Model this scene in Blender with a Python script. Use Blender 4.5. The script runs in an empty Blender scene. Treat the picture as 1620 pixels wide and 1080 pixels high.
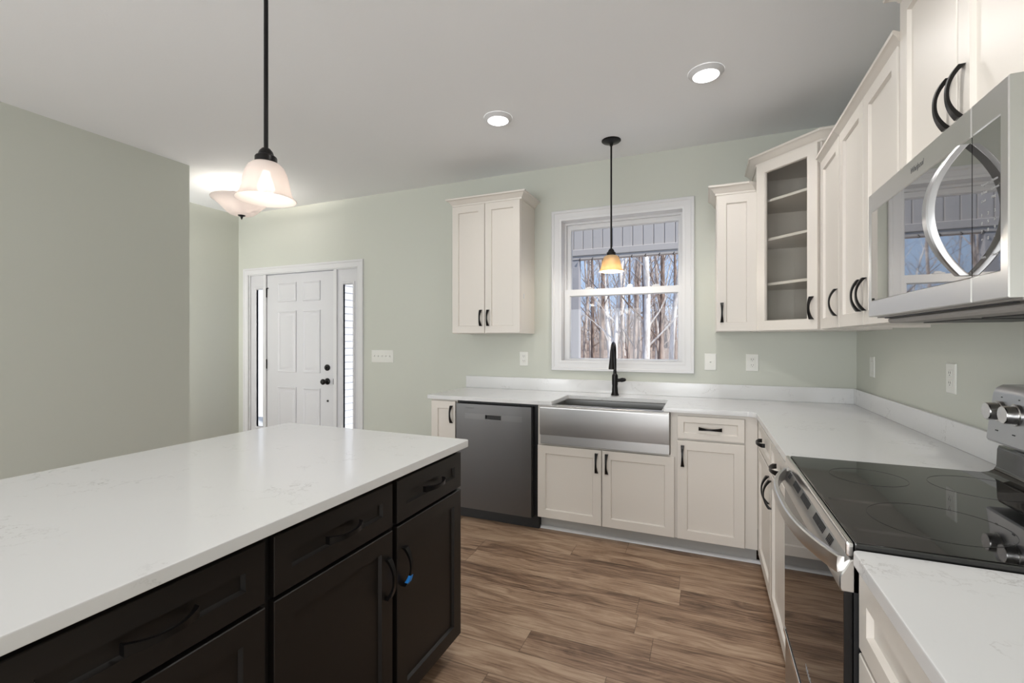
import bpy, bmesh, math, random
from mathutils import Vector, Matrix

# ------------------------------------------------------------------ camera, world, sun, large lights, exposure
S = bpy.context.scene
COL = S.collection
PI = math.pi
CEIL = 2.771

cam_d = bpy.data.cameras.new('camera')
cam_d.sensor_width = 36.0
cam_d.lens = 36.0 * 727.623 / 1620.0
cam_d.shift_y = -1.85 / 1620.0
cam_d.clip_start = 0.02
cam_d.clip_end = 300
cam = bpy.data.objects.new('camera', cam_d)
cam.location = (-0.9201, -3.6655, 1.3328)
cam.rotation_euler = (PI / 2, 0, 0.3972)
COL.objects.link(cam)
S.camera = cam

S.view_settings.view_transform = 'Standard'
S.view_settings.look = 'None'
S.view_settings.gamma = 1.0
S.view_settings.use_curve_mapping = False
S.view_settings.exposure = 0.07

wd = bpy.data.worlds.new('winter_sky')
S.world = wd
wd.use_nodes = True
_n, _l = wd.node_tree.nodes, wd.node_tree.links
_n.clear()
_out = _n.new('ShaderNodeOutputWorld')
_bg = _n.new('ShaderNodeBackground')
_geo = _n.new('ShaderNodeTexCoord')
_sep = _n.new('ShaderNodeSeparateXYZ')
_ramp = _n.new('ShaderNodeValToRGB')
_l.new(_geo.outputs['Generated'], _sep.inputs[0])
_l.new(_sep.outputs['Z'], _ramp.inputs[0])
_l.new(_ramp.outputs[0], _bg.inputs[0])
_l.new(_bg.outputs[0], _out.inputs[0])
_e = _ramp.color_ramp.elements
_e[0].position = 0.0
_e[0].color = (0.56, 0.72, 0.98, 1)
_e[1].position = 0.55
_e[1].color = (0.28, 0.44, 0.78, 1)
_bg.inputs[1].default_value = 1.0

def lamp(name, kind, loc, energy, color=(1, 1, 1), **kw):
    d = bpy.data.lights.new(name, kind)
    d.energy = energy
    d.color = color
    for k, v in kw.items():
        if k != 'rot':
            setattr(d, k, v)
    o = bpy.data.objects.new(name, d)
    o.location = loc
    if 'rot' in kw:
        o.rotation_euler = kw['rot']
    COL.objects.link(o)
    return o

# winter sun from behind the house
lamp('sun', 'SUN', (-30, -20, 25), 5.2, (1.0, 0.95, 0.88), angle=0.01, rot=(math.radians(45.5), 0, math.radians(60.6)))
# added area lamps before the solid rear wall, standing in for unseen windows
for wx_ in (-4.15, -2.75, -1.35):
    lamp('rear_fill', 'AREA', (wx_, -7.05, 1.08), 50, (0.94, 0.97, 1.0), shape='RECTANGLE', size=0.95, size_y=2.0, rot=(PI / 2, 0, 0))
lamp('side_fill', 'AREA', (-4.76, -5.3, 1.25), 18, (0.94, 0.97, 1.0), shape='RECTANGLE', size=1.7, size_y=1.7, rot=(PI / 2, 0, -PI / 2 + 0.2))  # added fill from the left for the right wall; no window there
# added spots out of view, brightening floor, base cabinets and right side
for rx_, ry_, e_ in ((-1.05, -2.45, 38), (-1.1, -4.4, 8)):
    lamp('overhead_fill', 'SPOT', (rx_, ry_, CEIL - 0.03), e_, (1.0, 0.98, 0.95), spot_size=math.radians(150), spot_blend=0.7, shadow_soft_size=0.07)
# five-bulb dining chandelier behind the camera (seen mirrored in the window pane)
for cx_, cy_, cz_ in ((-2.95, -5.20, 2.05), (-2.72, -5.30, 1.98), (-2.66, -5.10, 1.86), (-2.42, -5.22, 1.86), (-2.28, -5.12, 1.88)):
    lamp('chandelier_bulb', 'POINT', (cx_, cy_, cz_), 0.9, (1.0, 0.96, 0.91), shadow_soft_size=0.045)
# added lamp in the hall, aimed to brighten the foyer wall
lamp('foyer_fill', 'AREA', (-5.48, -2.0, 1.5), 24, (1.0, 0.99, 0.97), shape='RECTANGLE', size=0.6, size_y=2.0, spread=math.radians(140), rot=(PI / 2, 0, 0.60))

# ------------------------------------------------------------------ materials
def mat(name, col, rough=0.5, metal=0.0, spec=0.5, **kw):
    m = bpy.data.materials.new(name)
    m.use_nodes = True
    b = m.node_tree.nodes['Principled BSDF']
    b.inputs['Base Color'].default_value = (*col, 1)
    b.inputs['Roughness'].default_value = rough
    b.inputs['Metallic'].default_value = metal
    b.inputs['Specular IOR Level'].default_value = spec
    for k, v in kw.items():
        b.inputs[k].default_value = v
    return m

def N(m, t):
    return m.node_tree.nodes.new(t)

def L(m, a, b):
    m.node_tree.links.new(a, b)

def bsdf(m):
    return m.node_tree.nodes['Principled BSDF']

def coords(m, scale=(1, 1, 1)):
    g = N(m, 'ShaderNodeNewGeometry')
    mp = N(m, 'ShaderNodeMapping')
    mp.inputs['Scale'].default_value = scale
    L(m, g.outputs['Position'], mp.inputs['Vector'])
    return mp.outputs[0]

def noise(m, vec, scale, detail=3, rough=0.5):
    n = N(m, 'ShaderNodeTexNoise')
    n.inputs['Scale'].default_value = scale
    n.inputs['Detail'].default_value = detail
    n.inputs['Roughness'].default_value = rough
    if vec is not None:
        L(m, vec, n.inputs['Vector'])
    return n.outputs['Fac']

def ramp(m, fac, stops):
    r = N(m, 'ShaderNodeValToRGB')
    e = r.color_ramp.elements
    while len(e) < len(stops):
        e.new(0.5)
    for i, (p, c) in enumerate(stops):
        e[i].position = p
        e[i].color = (*c, 1)
    L(m, fac, r.inputs[0])
    return r.outputs[0]

def math_n(m, op, a, b=None):
    n = N(m, 'ShaderNodeMath')
    n.operation = op
    for i, v in enumerate((a, b)):
        if v is None:
            continue
        if isinstance(v, (int, float)):
            n.inputs[i].default_value = v
        else:
            L(m, v, n.inputs[i])
    return n.outputs[0]

def bump(m, fac, strength, dist=0.002):
    b = N(m, 'ShaderNodeBump')
    b.inputs['Strength'].default_value = strength
    b.inputs['Distance'].default_value = dist
    L(m, fac, b.inputs['Height'])
    L(m, b.outputs[0], bsdf(m).inputs['Normal'])

def painted(name, col, rough, bs=0.12, sc=160):
    m = mat(name, col, rough)
    bump(m, noise(m, coords(m), sc, 2), bs, 0.001)
    return m

M = {}
M['wall'] = painted('sage_wall_paint', (0.575, 0.59, 0.53), 0.6)
M['ceiling'] = painted('ceiling_paint', (0.86, 0.87, 0.885), 0.75, 0.35, 70)
M['trim'] = mat('white_trim_paint', (0.69, 0.69, 0.70), 0.35)
M['door'] = mat('white_door_paint', (0.64, 0.64, 0.66), 0.4)
M['cream'] = mat('cream_cabinet_paint', (0.73, 0.685, 0.63), 0.38)
M['espresso'] = mat('espresso_cabinet_finish', (0.0105, 0.0085, 0.0075), 0.42, 0, 0.35)
M['espresso_dark'] = mat('espresso_carcass', (0.006, 0.005, 0.005), 0.6)
M['black'] = mat('oil_rubbed_black_metal', (0.012, 0.011, 0.011), 0.32, 0.6)
M['black_plastic'] = mat('black_plastic', (0.010, 0.010, 0.011), 0.45)
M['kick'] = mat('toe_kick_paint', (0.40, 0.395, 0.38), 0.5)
M['plate'] = mat('white_switch_plastic', (0.76, 0.76, 0.72), 0.35)
M['slot'] = mat('dark_slot', (0.03, 0.03, 0.03), 0.6)
M['tape'] = mat('blue_painters_tape', (0.02, 0.27, 0.85), 0.5)
M['grey_metal'] = mat('painted_grey_metal', (0.36, 0.34, 0.32), 0.5, 0.2)
M['black_glass'] = mat('black_ceramic_glass', (0.006, 0.006, 0.006), 0.03, 0.0, 0.75)
M['mirror_glass'] = mat('dark_mirror_glass', (0.42, 0.415, 0.41), 0.02, 0.95)
M['oven_glass'] = mat('dark_oven_glass', (0.012, 0.011, 0.011), 0.02, 0.0, 0.3)
M['ring'] = mat('burner_ring_print', (0.03, 0.03, 0.03), 0.2)
M['marking'] = mat('white_marking', (0.36, 0.36, 0.36), 0.5)
M['logo'] = mat('grey_logo_print', (0.12, 0.12, 0.12), 0.4)
M['chrome'] = mat('polished_steel_trim', (0.72, 0.71, 0.70), 0.14, 1.0)
M['knob_steel'] = mat('turned_steel', (0.58, 0.57, 0.56), 0.22, 1.0)

def brushed(name, col, rough, axis, amp=0.06):
    m = mat(name, col, rough, 1.0)
    sc = [14.0, 14.0, 14.0]
    for i in range(3):
        if i != axis:
            sc[i] = 900.0
    f = noise(m, coords(m, sc), 1.0, 2)
    r = N(m, 'ShaderNodeMapRange')
    r.inputs['To Min'].default_value = rough - amp * 0.3
    r.inputs['To Max'].default_value = rough + amp * 0.3
    L(m, f, r.inputs['Value'])
    L(m, r.outputs[0], bsdf(m).inputs['Roughness'])
    tg = N(m, 'ShaderNodeTangent')
    tg.direction_type = 'RADIAL'
    tg.axis = 'Z'
    L(m, tg.outputs[0], bsdf(m).inputs['Tangent'])
    bsdf(m).inputs['Anisotropic'].default_value = 0.7
    bsdf(m).inputs['Anisotropic Rotation'].default_value = 0.0
    return m

M['steel_dark'] = brushed('brushed_steel_fingerprint_proof', (0.165, 0.165, 0.167), 0.36, 2)
M['steel_dark_strip'] = brushed('brushed_steel_control_strip', (0.19, 0.19, 0.192), 0.36, 0)
M['steel'] = brushed('brushed_stainless_steel', (0.44, 0.435, 0.43), 0.30, 2)
M['steel_h'] = brushed('brushed_stainless_steel_across', (0.66, 0.65, 0.635), 0.30, 1)
M['panel_steel'] = brushed('satin_control_panel_steel', (0.50, 0.50, 0.51), 0.38, 1)

# quartz
m = mat('white_quartz', (0.71, 0.712, 0.715), 0.13, 0, 0.5)
v = coords(m)
a = noise(m, v, 7.0, 6, 0.62)
b1 = math_n(m, 'ABSOLUTE', math_n(m, 'SUBTRACT', a, 0.5))
vein = ramp(m, b1, [(0.0, (1, 1, 1)), (0.012, (0, 0, 0)), (1.0, (0, 0, 0))])
brk = ramp(m, noise(m, v, 5.0, 2), [(0.52, (0, 0, 0)), (0.66, (1, 1, 1))])
spk = ramp(m, noise(m, v, 60.0, 2), [(0.66, (0, 0, 0)), (0.74, (1, 1, 1))])
fac = math_n(m, 'MULTIPLY', vein, brk)
fac = math_n(m, 'MAXIMUM', math_n(m, 'MULTIPLY', fac, 0.60), math_n(m, 'MULTIPLY', math_n(m, 'MULTIPLY', spk, brk), 0.16))
mx = N(m, 'ShaderNodeMix')
mx.data_type = 'RGBA'
mx.inputs[6].default_value = (0.71, 0.712, 0.715, 1)
mx.inputs[7].default_value = (0.40, 0.385, 0.38, 1)
L(m, fac, mx.inputs[0])
L(m, mx.outputs[2], bsdf(m).inputs['Base Color'])
M['quartz'] = m

# plank floor, boards along x
m = mat('brown_oak_plank_floor', (0.2, 0.12, 0.08), 0.38, 0, 0.4)
g = N(m, 'ShaderNodeNewGeometry')
sp = N(m, 'ShaderNodeSeparateXYZ')
L(m, g.outputs['Position'], sp.inputs[0])
PW, PL = 0.158, 1.22
ry = math_n(m, 'DIVIDE', math_n(m, 'ADD', sp.outputs[1], 50.03), PW)
row = math_n(m, 'FLOOR', ry)
wn = N(m, 'ShaderNodeTexWhiteNoise')
wn.noise_dimensions = '1D'
L(m, row, wn.inputs['W'])
rx = math_n(m, 'ADD', math_n(m, 'DIVIDE', math_n(m, 'ADD', sp.outputs[0], 50.0), PL), math_n(m, 'MULTIPLY', wn.outputs['Value'], 7.0))
colm = math_n(m, 'FLOOR', rx)
cb = N(m, 'ShaderNodeCombineXYZ')
L(m, row, cb.inputs[0]); L(m, colm, cb.inputs[1])
wn2 = N(m, 'ShaderNodeTexWhiteNoise')
wn2.noise_dimensions = '2D'
L(m, cb.outputs[0], wn2.inputs['Vector'])
rnd = wn2.outputs['Value']
gv = N(m, 'ShaderNodeCombineXYZ')
L(m, math_n(m, 'ADD', math_n(m, 'MULTIPLY', sp.outputs[0], 1.0), math_n(m, 'MULTIPLY', rnd, 40.0)), gv.inputs[0])
wv = N(m, 'ShaderNodeCombineXYZ')
L(m, math_n(m, 'ADD', math_n(m, 'MULTIPLY', sp.outputs[0], 2.2), math_n(m, 'MULTIPLY', rnd, 31.0)), wv.inputs[0])
L(m, math_n(m, 'MULTIPLY', sp.outputs[1], 7.0), wv.inputs[1])
warp = noise(m, wv.outputs[0], 1.0, 2)
L(m, math_n(m, 'ADD', math_n(m, 'MULTIPLY', sp.outputs[1], 9.0), math_n(m, 'MULTIPLY', warp, 2.2)), gv.inputs[1])
L(m, math_n(m, 'MULTIPLY', rnd, 13.0), gv.inputs[2])
gr = noise(m, gv.outputs[0], 1.9, 7, 0.66)
gv2 = N(m, 'ShaderNodeCombineXYZ')
L(m, math_n(m, 'ADD', math_n(m, 'MULTIPLY', sp.outputs[0], 3.0), math_n(m, 'MULTIPLY', rnd, 17.0)), gv2.inputs[0])
L(m, math_n(m, 'MULTIPLY', sp.outputs[1], 75.0), gv2.inputs[1])
fine = noise(m, gv2.outputs[0], 1.3, 5, 0.65)
tone = math_n(m, 'ADD', math_n(m, 'MULTIPLY', gr, 0.72), math_n(m, 'MULTIPLY', fine, 0.50))
tone = math_n(m, 'ADD', tone, math_n(m, 'MULTIPLY', math_n(m, 'SUBTRACT', rnd, 0.5), 0.16))
c1 = ramp(m, tone, [(0.44, (0.085, 0.049, 0.031)), (0.54, (0.205, 0.124, 0.078)), (0.63, (0.34, 0.219, 0.143)), (0.76, (0.50, 0.358, 0.248))])
fy = math_n(m, 'FRACT', ry)
fx = math_n(m, 'FRACT', rx)
ey = math_n(m, 'MINIMUM', fy, math_n(m, 'SUBTRACT', 1.0, fy))
ex = math_n(m, 'MULTIPLY', math_n(m, 'MINIMUM', fx, math_n(m, 'SUBTRACT', 1.0, fx)), PL / PW)
seam = math_n(m, 'LESS_THAN', math_n(m, 'MINIMUM', ey, ex), 0.009)
mx = N(m, 'ShaderNodeMix')
mx.data_type = 'RGBA'
L(m, math_n(m, 'MULTIPLY', seam, 0.55), mx.inputs[0])
L(m, c1, mx.inputs[6])
mx.inputs[7].default_value = (0.03, 0.018, 0.012, 1)
L(m, mx.outputs[2], bsdf(m).inputs['Base Color'])
bump(m, math_n(m, 'SUBTRACT', fine, math_n(m, 'MULTIPLY', seam, 0.8)), 0.12, 0.001)
M['floor'] = m

def clear_glass(name, tint, refl):
    m = bpy.data.materials.new(name)
    m.use_nodes = True
    m.node_tree.nodes.clear()
    o = N(m, 'ShaderNodeOutputMaterial')
    t = N(m, 'ShaderNodeBsdfTransparent')
    t.inputs[0].default_value = (*tint, 1)
    gl = N(m, 'ShaderNodeBsdfGlossy')
    gl.inputs['Roughness'].default_value = 0.0
    fr = N(m, 'ShaderNodeFresnel')
    fr.inputs[0].default_value = refl
    ms = N(m, 'ShaderNodeMixShader')
    bk = N(m, 'ShaderNodeNewGeometry')
    fac_ = math_n(m, 'MULTIPLY', fr.outputs[0], math_n(m, 'SUBTRACT', 1.0, bk.outputs['Backfacing']))
    L(m, fac_, ms.inputs[0]); L(m, t.outputs[0], ms.inputs[1]); L(m, gl.outputs[0], ms.inputs[2])
    L(m, ms.outputs[0], o.inputs[0])
    return m

M['glass'] = clear_glass('window_glass', (0.97, 0.98, 0.98), 1.38)
M['cab_glass'] = clear_glass('cabinet_glass', (0.93, 0.93, 0.92), 1.5)

def shade_glass(name, col, emit, transp, tcol):
    m = bpy.data.materials.new(name)
    m.use_nodes = True
    m.node_tree.nodes.clear()
    o = N(m, 'ShaderNodeOutputMaterial')
    p = N(m, 'ShaderNodeBsdfPrincipled')
    p.inputs['Base Color'].default_value = (*col, 1)
    p.inputs['Roughness'].default_value = 0.35
    p.inputs['Emission Color'].default_value = (*col, 1)
    p.inputs['Emission Strength'].default_value = emit
    tl = N(m, 'ShaderNodeBsdfTranslucent')
    tl.inputs[0].default_value = (*tcol, 1)
    m1 = N(m, 'ShaderNodeMixShader')
    m1.inputs[0].default_value = 0.55
    L(m, p.outputs[0], m1.inputs[1]); L(m, tl.outputs[0], m1.inputs[2])
    t = N(m, 'ShaderNodeBsdfTransparent')
    t.inputs[0].default_value = (*col, 1)
    m2 = N(m, 'ShaderNodeMixShader')
    m2.inputs[0].default_value = transp
    L(m, m1.outputs[0], m2.inputs[1]); L(m, t.outputs[0], m2.inputs[2])
    L(m, m2.outputs[0], o.inputs[0])
    return m

M['frosted'] = shade_glass('white_frosted_glass', (0.93, 0.875, 0.845), 0.12, 0.30, (0.52, 0.48, 0.46))
M['bowl_glass'] = shade_glass('white_bowl_glass', (0.93, 0.875, 0.85), 0.16, 0.12, (0.26, 0.24, 0.23))
M['amber'] = shade_glass('amber_scavo_glass', (0.93, 0.74, 0.48), 0.10, 0.22, (0.16, 0.118, 0.068))

def emis(name, col, s):
    m = bpy.data.materials.new(name)
    m.use_nodes = True
    m.node_tree.nodes.clear()
    o = N(m, 'ShaderNodeOutputMaterial')
    e = N(m, 'ShaderNodeEmission')
    e.inputs[0].default_value = (*col, 1)
    e.inputs[1].default_value = s
    L(m, e.outputs[0], o.inputs[0])
    return m

M['lens'] = emis('lit_led_lens', (1.0, 0.98, 0.95), 9.0)
M['bulb'] = emis('lit_bulb', (1.0, 0.95, 0.88), 7.0)

# outdoors
def bark(name, dark, light, sc=3.0):
    m = mat(name, light, 0.9)
    f = noise(m, coords(m, (sc, sc, sc * 0.3)), 3.0, 5, 0.65)
    c = ramp(m, f, [(0.36, dark), (0.62, light)])
    L(m, c, bsdf(m).inputs['Base Color'])
    return m

M['bark_pale'] = bark('pale_smooth_bark', (0.55, 0.50, 0.46), (0.92, 0.89, 0.85))
M['bark_grey'] = bark('grey_brown_bark', (0.22, 0.165, 0.14), (0.60, 0.52, 0.47))
M['bark_dark'] = bark('dark_brown_bark', (0.10, 0.065, 0.05), (0.36, 0.26, 0.21))
m = mat('leaf_litter', (0.25, 0.17, 0.12), 0.95)
L(m, ramp(m, noise(m, coords(m), 2.5, 8, 0.7), [(0.3, (0.10, 0.065, 0.045)), (0.55, (0.36, 0.25, 0.19)), (0.75, (0.62, 0.50, 0.42))]), bsdf(m).inputs['Base Color'])
M['litter'] = m
M['vinyl'] = mat('white_vinyl', (0.82, 0.82, 0.83), 0.5)
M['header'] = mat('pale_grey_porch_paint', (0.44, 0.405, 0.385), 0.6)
M['siding'] = mat('pale_lap_siding', (0.80, 0.81, 0.84), 0.55)
M['concrete'] = mat('porch_concrete', (0.55, 0.54, 0.52), 0.8)
M['post'] = mat('shaded_white_post', (0.36, 0.345, 0.36), 0.6)  # white post, its shade put into the grey base colour

# ------------------------------------------------------------------ mesh helpers
def NB():
    return bmesh.new()

def xform(bm, mtx, since=0):
    bm.verts.ensure_lookup_table()
    bmesh.ops.transform(bm, matrix=mtx, verts=bm.verts[since:])

def box(bm, x0, x1, y0, y1, z0, z1, bev=0.0, seg=1):
    if x0 > x1: x0, x1 = x1, x0
    if y0 > y1: y0, y1 = y1, y0
    if z0 > z1: z0, z1 = z1, z0
    v = [bm.verts.new(p) for p in ((x0, y0, z0), (x1, y0, z0), (x1, y1, z0), (x0, y1, z0), (x0, y0, z1), (x1, y0, z1), (x1, y1, z1), (x0, y1, z1))]
    fs = [bm.faces.new([v[i] for i in q]) for q in ((3, 2, 1, 0), (4, 5, 6, 7), (0, 1, 5, 4), (1, 2, 6, 5), (2, 3, 7, 6), (3, 0, 4, 7))]
    if bev > 0:
        es = list({e for f in fs for e in f.edges})
        bmesh.ops.bevel(bm, geom=es, offset=bev, segments=seg, affect='EDGES', profile=0.5)

def prism(bm, pts, z0, z1, bev=0.0, seg=2, axis='z', bottom_bev=True):
    """polygon pts (2-D) extruded along an axis; pts counter-clockwise seen from +axis for z"""
    def P(a, b, h):
        if axis == 'z': return (a, b, h)
        if axis == 'x': return (h, a, b)
        return (a, h, b)
    lo = [bm.verts.new(P(a, b, z0)) for a, b in pts]
    hi = [bm.verts.new(P(a, b, z1)) for a, b in pts]
    n = len(pts)
    fl = bm.faces.new(lo[::-1]); fh = bm.faces.new(hi)
    fs = [bm.faces.new((lo[i], lo[(i + 1) % n], hi[(i + 1) % n], hi[i])) for i in range(n)]
    bmesh.ops.recalc_face_normals(bm, faces=[fl, fh] + fs)
    if bev > 0:
        es = list(fh.edges) + (list(fl.edges) if bottom_bev else [])
        bmesh.ops.bevel(bm, geom=es, offset=bev, segments=seg, affect='EDGES', profile=0.5)

def rings(bm, loops, closed=True, cap0=False, cap1=False):
    """connect successive vertex loops (lists of points) by quads"""
    V = [[bm.verts.new(p) for p in lp] for lp in loops]
    fs = []
    for a, b in zip(V, V[1:]):
        n = len(a)
        for i in range(n if closed else n - 1):
            j = (i + 1) % n
            fs.append(bm.faces.new((a[i], a[j], b[j], b[i])))
    if cap0: fs.append(bm.faces.new(V[0][::-1]))
    if cap1: fs.append(bm.faces.new(V[-1]))
    bmesh.ops.recalc_face_normals(bm, faces=fs)
    return V

def lathe(bm, prof, c=(0, 0, 0), seg=32, axis='z', cap0=False, cap1=False):
    loops = []
    for r, h in prof:
        lp = []
        for i in range(seg):
            a = 2 * PI * i / seg
            x, y = r * math.cos(a), r * math.sin(a)
            if axis == 'z': q = (c[0] + x, c[1] + y, c[2] + h)
            elif axis == 'y': q = (c[0] + x, c[1] + h, c[2] + y)
            else: q = (c[0] + h, c[1] + x, c[2] + y)
            lp.append(q)
        loops.append(lp)
    rings(bm, loops, True, cap0, cap1)

def disc(bm, r, c, seg=32, h=0.004, axis='z', bev=0.0):
    if bev:
        lathe(bm, [(r, -h / 2), (r, h / 2 - bev), (r - bev, h / 2)], c, seg, axis, True, True)
    else:
        lathe(bm, [(r, -h / 2), (r, h / 2)], c, seg, axis, True, True)

def tube(bm, pts, rad, seg=12, caps=True):
    pts = [Vector(p) for p in pts]
    if isinstance(rad, (int, float)):
        rad = [rad] * len(pts)
    t0 = (pts[1] - pts[0]).normalized()
    up = Vector((0, 0, 1)) if abs(t0.z) < 0.9 else Vector((1, 0, 0))
    u = t0.cross(up).normalized()
    loops = []
    for i, p in enumerate(pts):
        t = (pts[min(i + 1, len(pts) - 1)] - pts[max(i - 1, 0)]).normalized()
        u = (u - t * u.dot(t)).normalized()
        w = t.cross(u)
        loops.append([tuple(p + (u * math.cos(2 * PI * k / seg) + w * math.sin(2 * PI * k / seg)) * rad[i]) for k in range(seg)])
    rings(bm, loops, True, caps, caps)

def picture_frame(bm, x0, x1, z0, z1, prof, y=0.0):
    """mitred rectangular frame in the xz plane; prof = [(inset from the outer edge, how far it stands out towards -y)]"""
    rings(bm, [[(x0 + k, y - p, z0 + k), (x1 - k, y - p, z0 + k), (x1 - k, y - p, z1 - k), (x0 + k, y - p, z1 - k)] for k, p in prof])

def slab_hole(bm, x0, x1, z0, z1, hx0, hx1, hz0, hz1, y0, y1):
    """slab in the xz plane between y0 (front) and y1 with a rectangular hole"""
    def R(a, b, c, d, y): return [(a, y, c), (b, y, c), (b, y, d), (a, y, d)]
    V = rings(bm, [R(hx0, hx1, hz0, hz1, y1), R(hx0, hx1, hz0, hz1, y0), R(x0, x1, z0, z1, y0), R(x0, x1, z0, z1, y1)])
    fs = [bm.faces.new((V[3][i], V[3][(i + 1) % 4], V[0][(i + 1) % 4], V[0][i])) for i in range(4)]
    bmesh.ops.recalc_face_normals(bm, faces=bm.faces[:])

def shaker(bm, x0, x1, z0, z1, yf, th=0.02, fw=0.056, rec=0.011, bev=0.005):
    def R(k, y): return [(x0 + k, y, z0 + k), (x1 - k, y, z0 + k), (x1 - k, y, z1 - k), (x0 + k, y, z1 - k)]
    rings(bm, [R(0, yf + th), R(0, yf + 0.002), R(0.002, yf), R(fw, yf), R(fw + bev * 0.35, yf + rec * 0.45), R(fw + bev, yf + rec)], True, True, True)

def arch_pull(bm, cx, cz, yf, vertical=True, ln=0.13, out=0.030, w_mid=0.0055, w_end=0.0105, n=20):
    """bow-tie arched pull standing on the plane y = yf"""
    loops = []
    for i in range(n + 1):
        t = -1 + 2 * i / n
        o = out * (1 - abs(t) ** 2.2)
        w = w_mid + (w_end - w_mid) * abs(t) ** 1.8
        th = 0.0062 + 0.0085 * t * t
        s = t * ln / 2
        # normal of the arch
        q = [(-w, o), (w, o), (w, o + th), (-w, o + th)]
        if vertical:
            loops.append([(cx + a, yf - b, cz + s) for a, b in q])
        else:
            loops.append([(cx + s, yf - b, cz + a) for a, b in q])
    rings(bm, loops, True, True, True)
    es = [e for e in bm.edges]

def offset_path(pts, k, e0=0.0, e1=0.0):
    """offset an open plan polyline to its right-hand side by k with mitres; end points shift along the path by e*k"""
    P = [Vector(p) for p in pts]
    out = []
    for i, p in enumerate(P):
        if i == 0:
            d = (P[1] - P[0]).normalized(); n = Vector((d.y, -d.x)); out.append(p + n * k - d * (e0 * k))
        elif i == len(P) - 1:
            d = (P[i] - P[i - 1]).normalized(); n = Vector((d.y, -d.x)); out.append(p + n * k + d * (e1 * k))
        else:
            d0 = (P[i] - P[i - 1]).normalized(); d1 = (P[i + 1] - P[i]).normalized()
            n0 = Vector((d0.y, -d0.x)); n1 = Vector((d1.y, -d1.x))
            b = (n0 + n1).normalized()
            out.append(p + b * (k / max(0.2, b.dot(n0))))
    return out

CROWN = [(0.0, 0.0), (0.007, 0.0), (0.009, 0.012), (0.016, 0.016), (0.022, 0.028), (0.036, 0.040), (0.040, 0.044), (0.048, 0.046), (0.050, 0.056), (0.046, 0.060), (0.0, 0.060)]

def crown(bm, path, z, e0=0.0, e1=0.0):
    """crown moulding swept along a plan path (outside on the right of travel)"""
    loops = [[(q.x, q.y, z + h) for q in offset_path(path, k, e0, e1)] for k, h in CROWN]
    V = rings(bm, loops, False)
    n = len(path)
    a = [V[i][0] for i in range(len(V))]
    b = [V[i][n - 1] for i in range(len(V))]
    fs = [bm.faces.new(a), bm.faces.new(b[::-1])]
    bmesh.ops.recalc_face_normals(bm, faces=bm.faces[:])

def link_mesh(name, bm, m, parent=None, smooth=35):
    me = bpy.data.meshes.new(name)
    bm.normal_update()
    bm.to_mesh(me)
    bm.free()
    me.materials.append(m)
    if smooth:
        me.shade_smooth()
        me.set_sharp_from_angle(angle=math.radians(smooth))
    o = bpy.data.objects.new(name, me)
    COL.objects.link(o)
    if smooth == 35:
        wn_ = o.modifiers.new('weighted_normal', 'WEIGHTED_NORMAL')
        wn_.keep_sharp = True
        wn_.weight = 100
    if parent is not None:
        o.parent = parent
    return o

def part(name, bm, m, parent, label=None, kind=None, smooth=35):
    o = link_mesh(name, bm, m, parent, smooth)
    if label: o['label'] = label
    if kind: o['kind'] = kind
    return o

def tag(o, label, cat, group=None, kind=None):
    o['label'] = label
    o['category'] = cat
    if group: o['group'] = group
    if kind: o['kind'] = kind
    return o

def thing(name, label, cat, loc=(0, 0, 0), rz=0.0, group=None, kind=None):
    o = bpy.data.objects.new(name, None)
    o.empty_display_size = 0.05
    o.location = loc
    o.rotation_euler = (0, 0, rz)
    COL.objects.link(o)
    return tag(o, label, cat, group, kind)

def struct(name, bm, m, label=None, cat=None, parent=None, smooth=35):
    o = link_mesh(name, bm, m, parent, smooth)
    o['kind'] = 'structure'
    if label: o['label'] = label
    if cat: o['category'] = cat
    return o

def lettering(name, text, size, m, parent, loc, rot, shear=0.0, spacing=1.0):
    cu = bpy.data.curves.new(name, 'FONT')
    cu.body = text
    cu.size = size
    cu.shear = shear
    cu.space_character = spacing
    cu.extrude = 0.0003
    cu.align_x = 'LEFT'
    tmp = bpy.data.objects.new(name, cu)
    COL.objects.link(tmp)
    dg = bpy.context.evaluated_depsgraph_get()
    me = bpy.data.meshes.new_from_object(tmp.evaluated_get(dg))
    bpy.data.objects.remove(tmp)
    bpy.data.curves.remove(cu)
    me.materials.clear()
    me.materials.append(m)
    o = bpy.data.objects.new(name, me)
    o.location = loc
    o.rotation_euler = rot
    COL.objects.link(o)
    o.parent = parent
    return o

FRONT = (PI / 2, 0, 0)           # text standing in the local xz plane, read from -y

# ------------------------------------------------------------------ room shell
WT = 0.15
REAR = -7.2
XL, XE = -4.835, -5.87           # living-side wall on the left, foyer's far wall
bm = NB(); box(bm, XE - WT, WT, REAR - WT, WT, -0.12, 0.0)
struct('floor', bm, M['floor'], 'brown wood plank floor of the kitchen', 'floor')
bm = NB(); box(bm, XE - WT, WT, REAR - WT, WT, CEIL, CEIL + 0.12)
struct('ceiling', bm, M['ceiling'], 'smooth white painted ceiling', 'ceiling')

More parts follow.
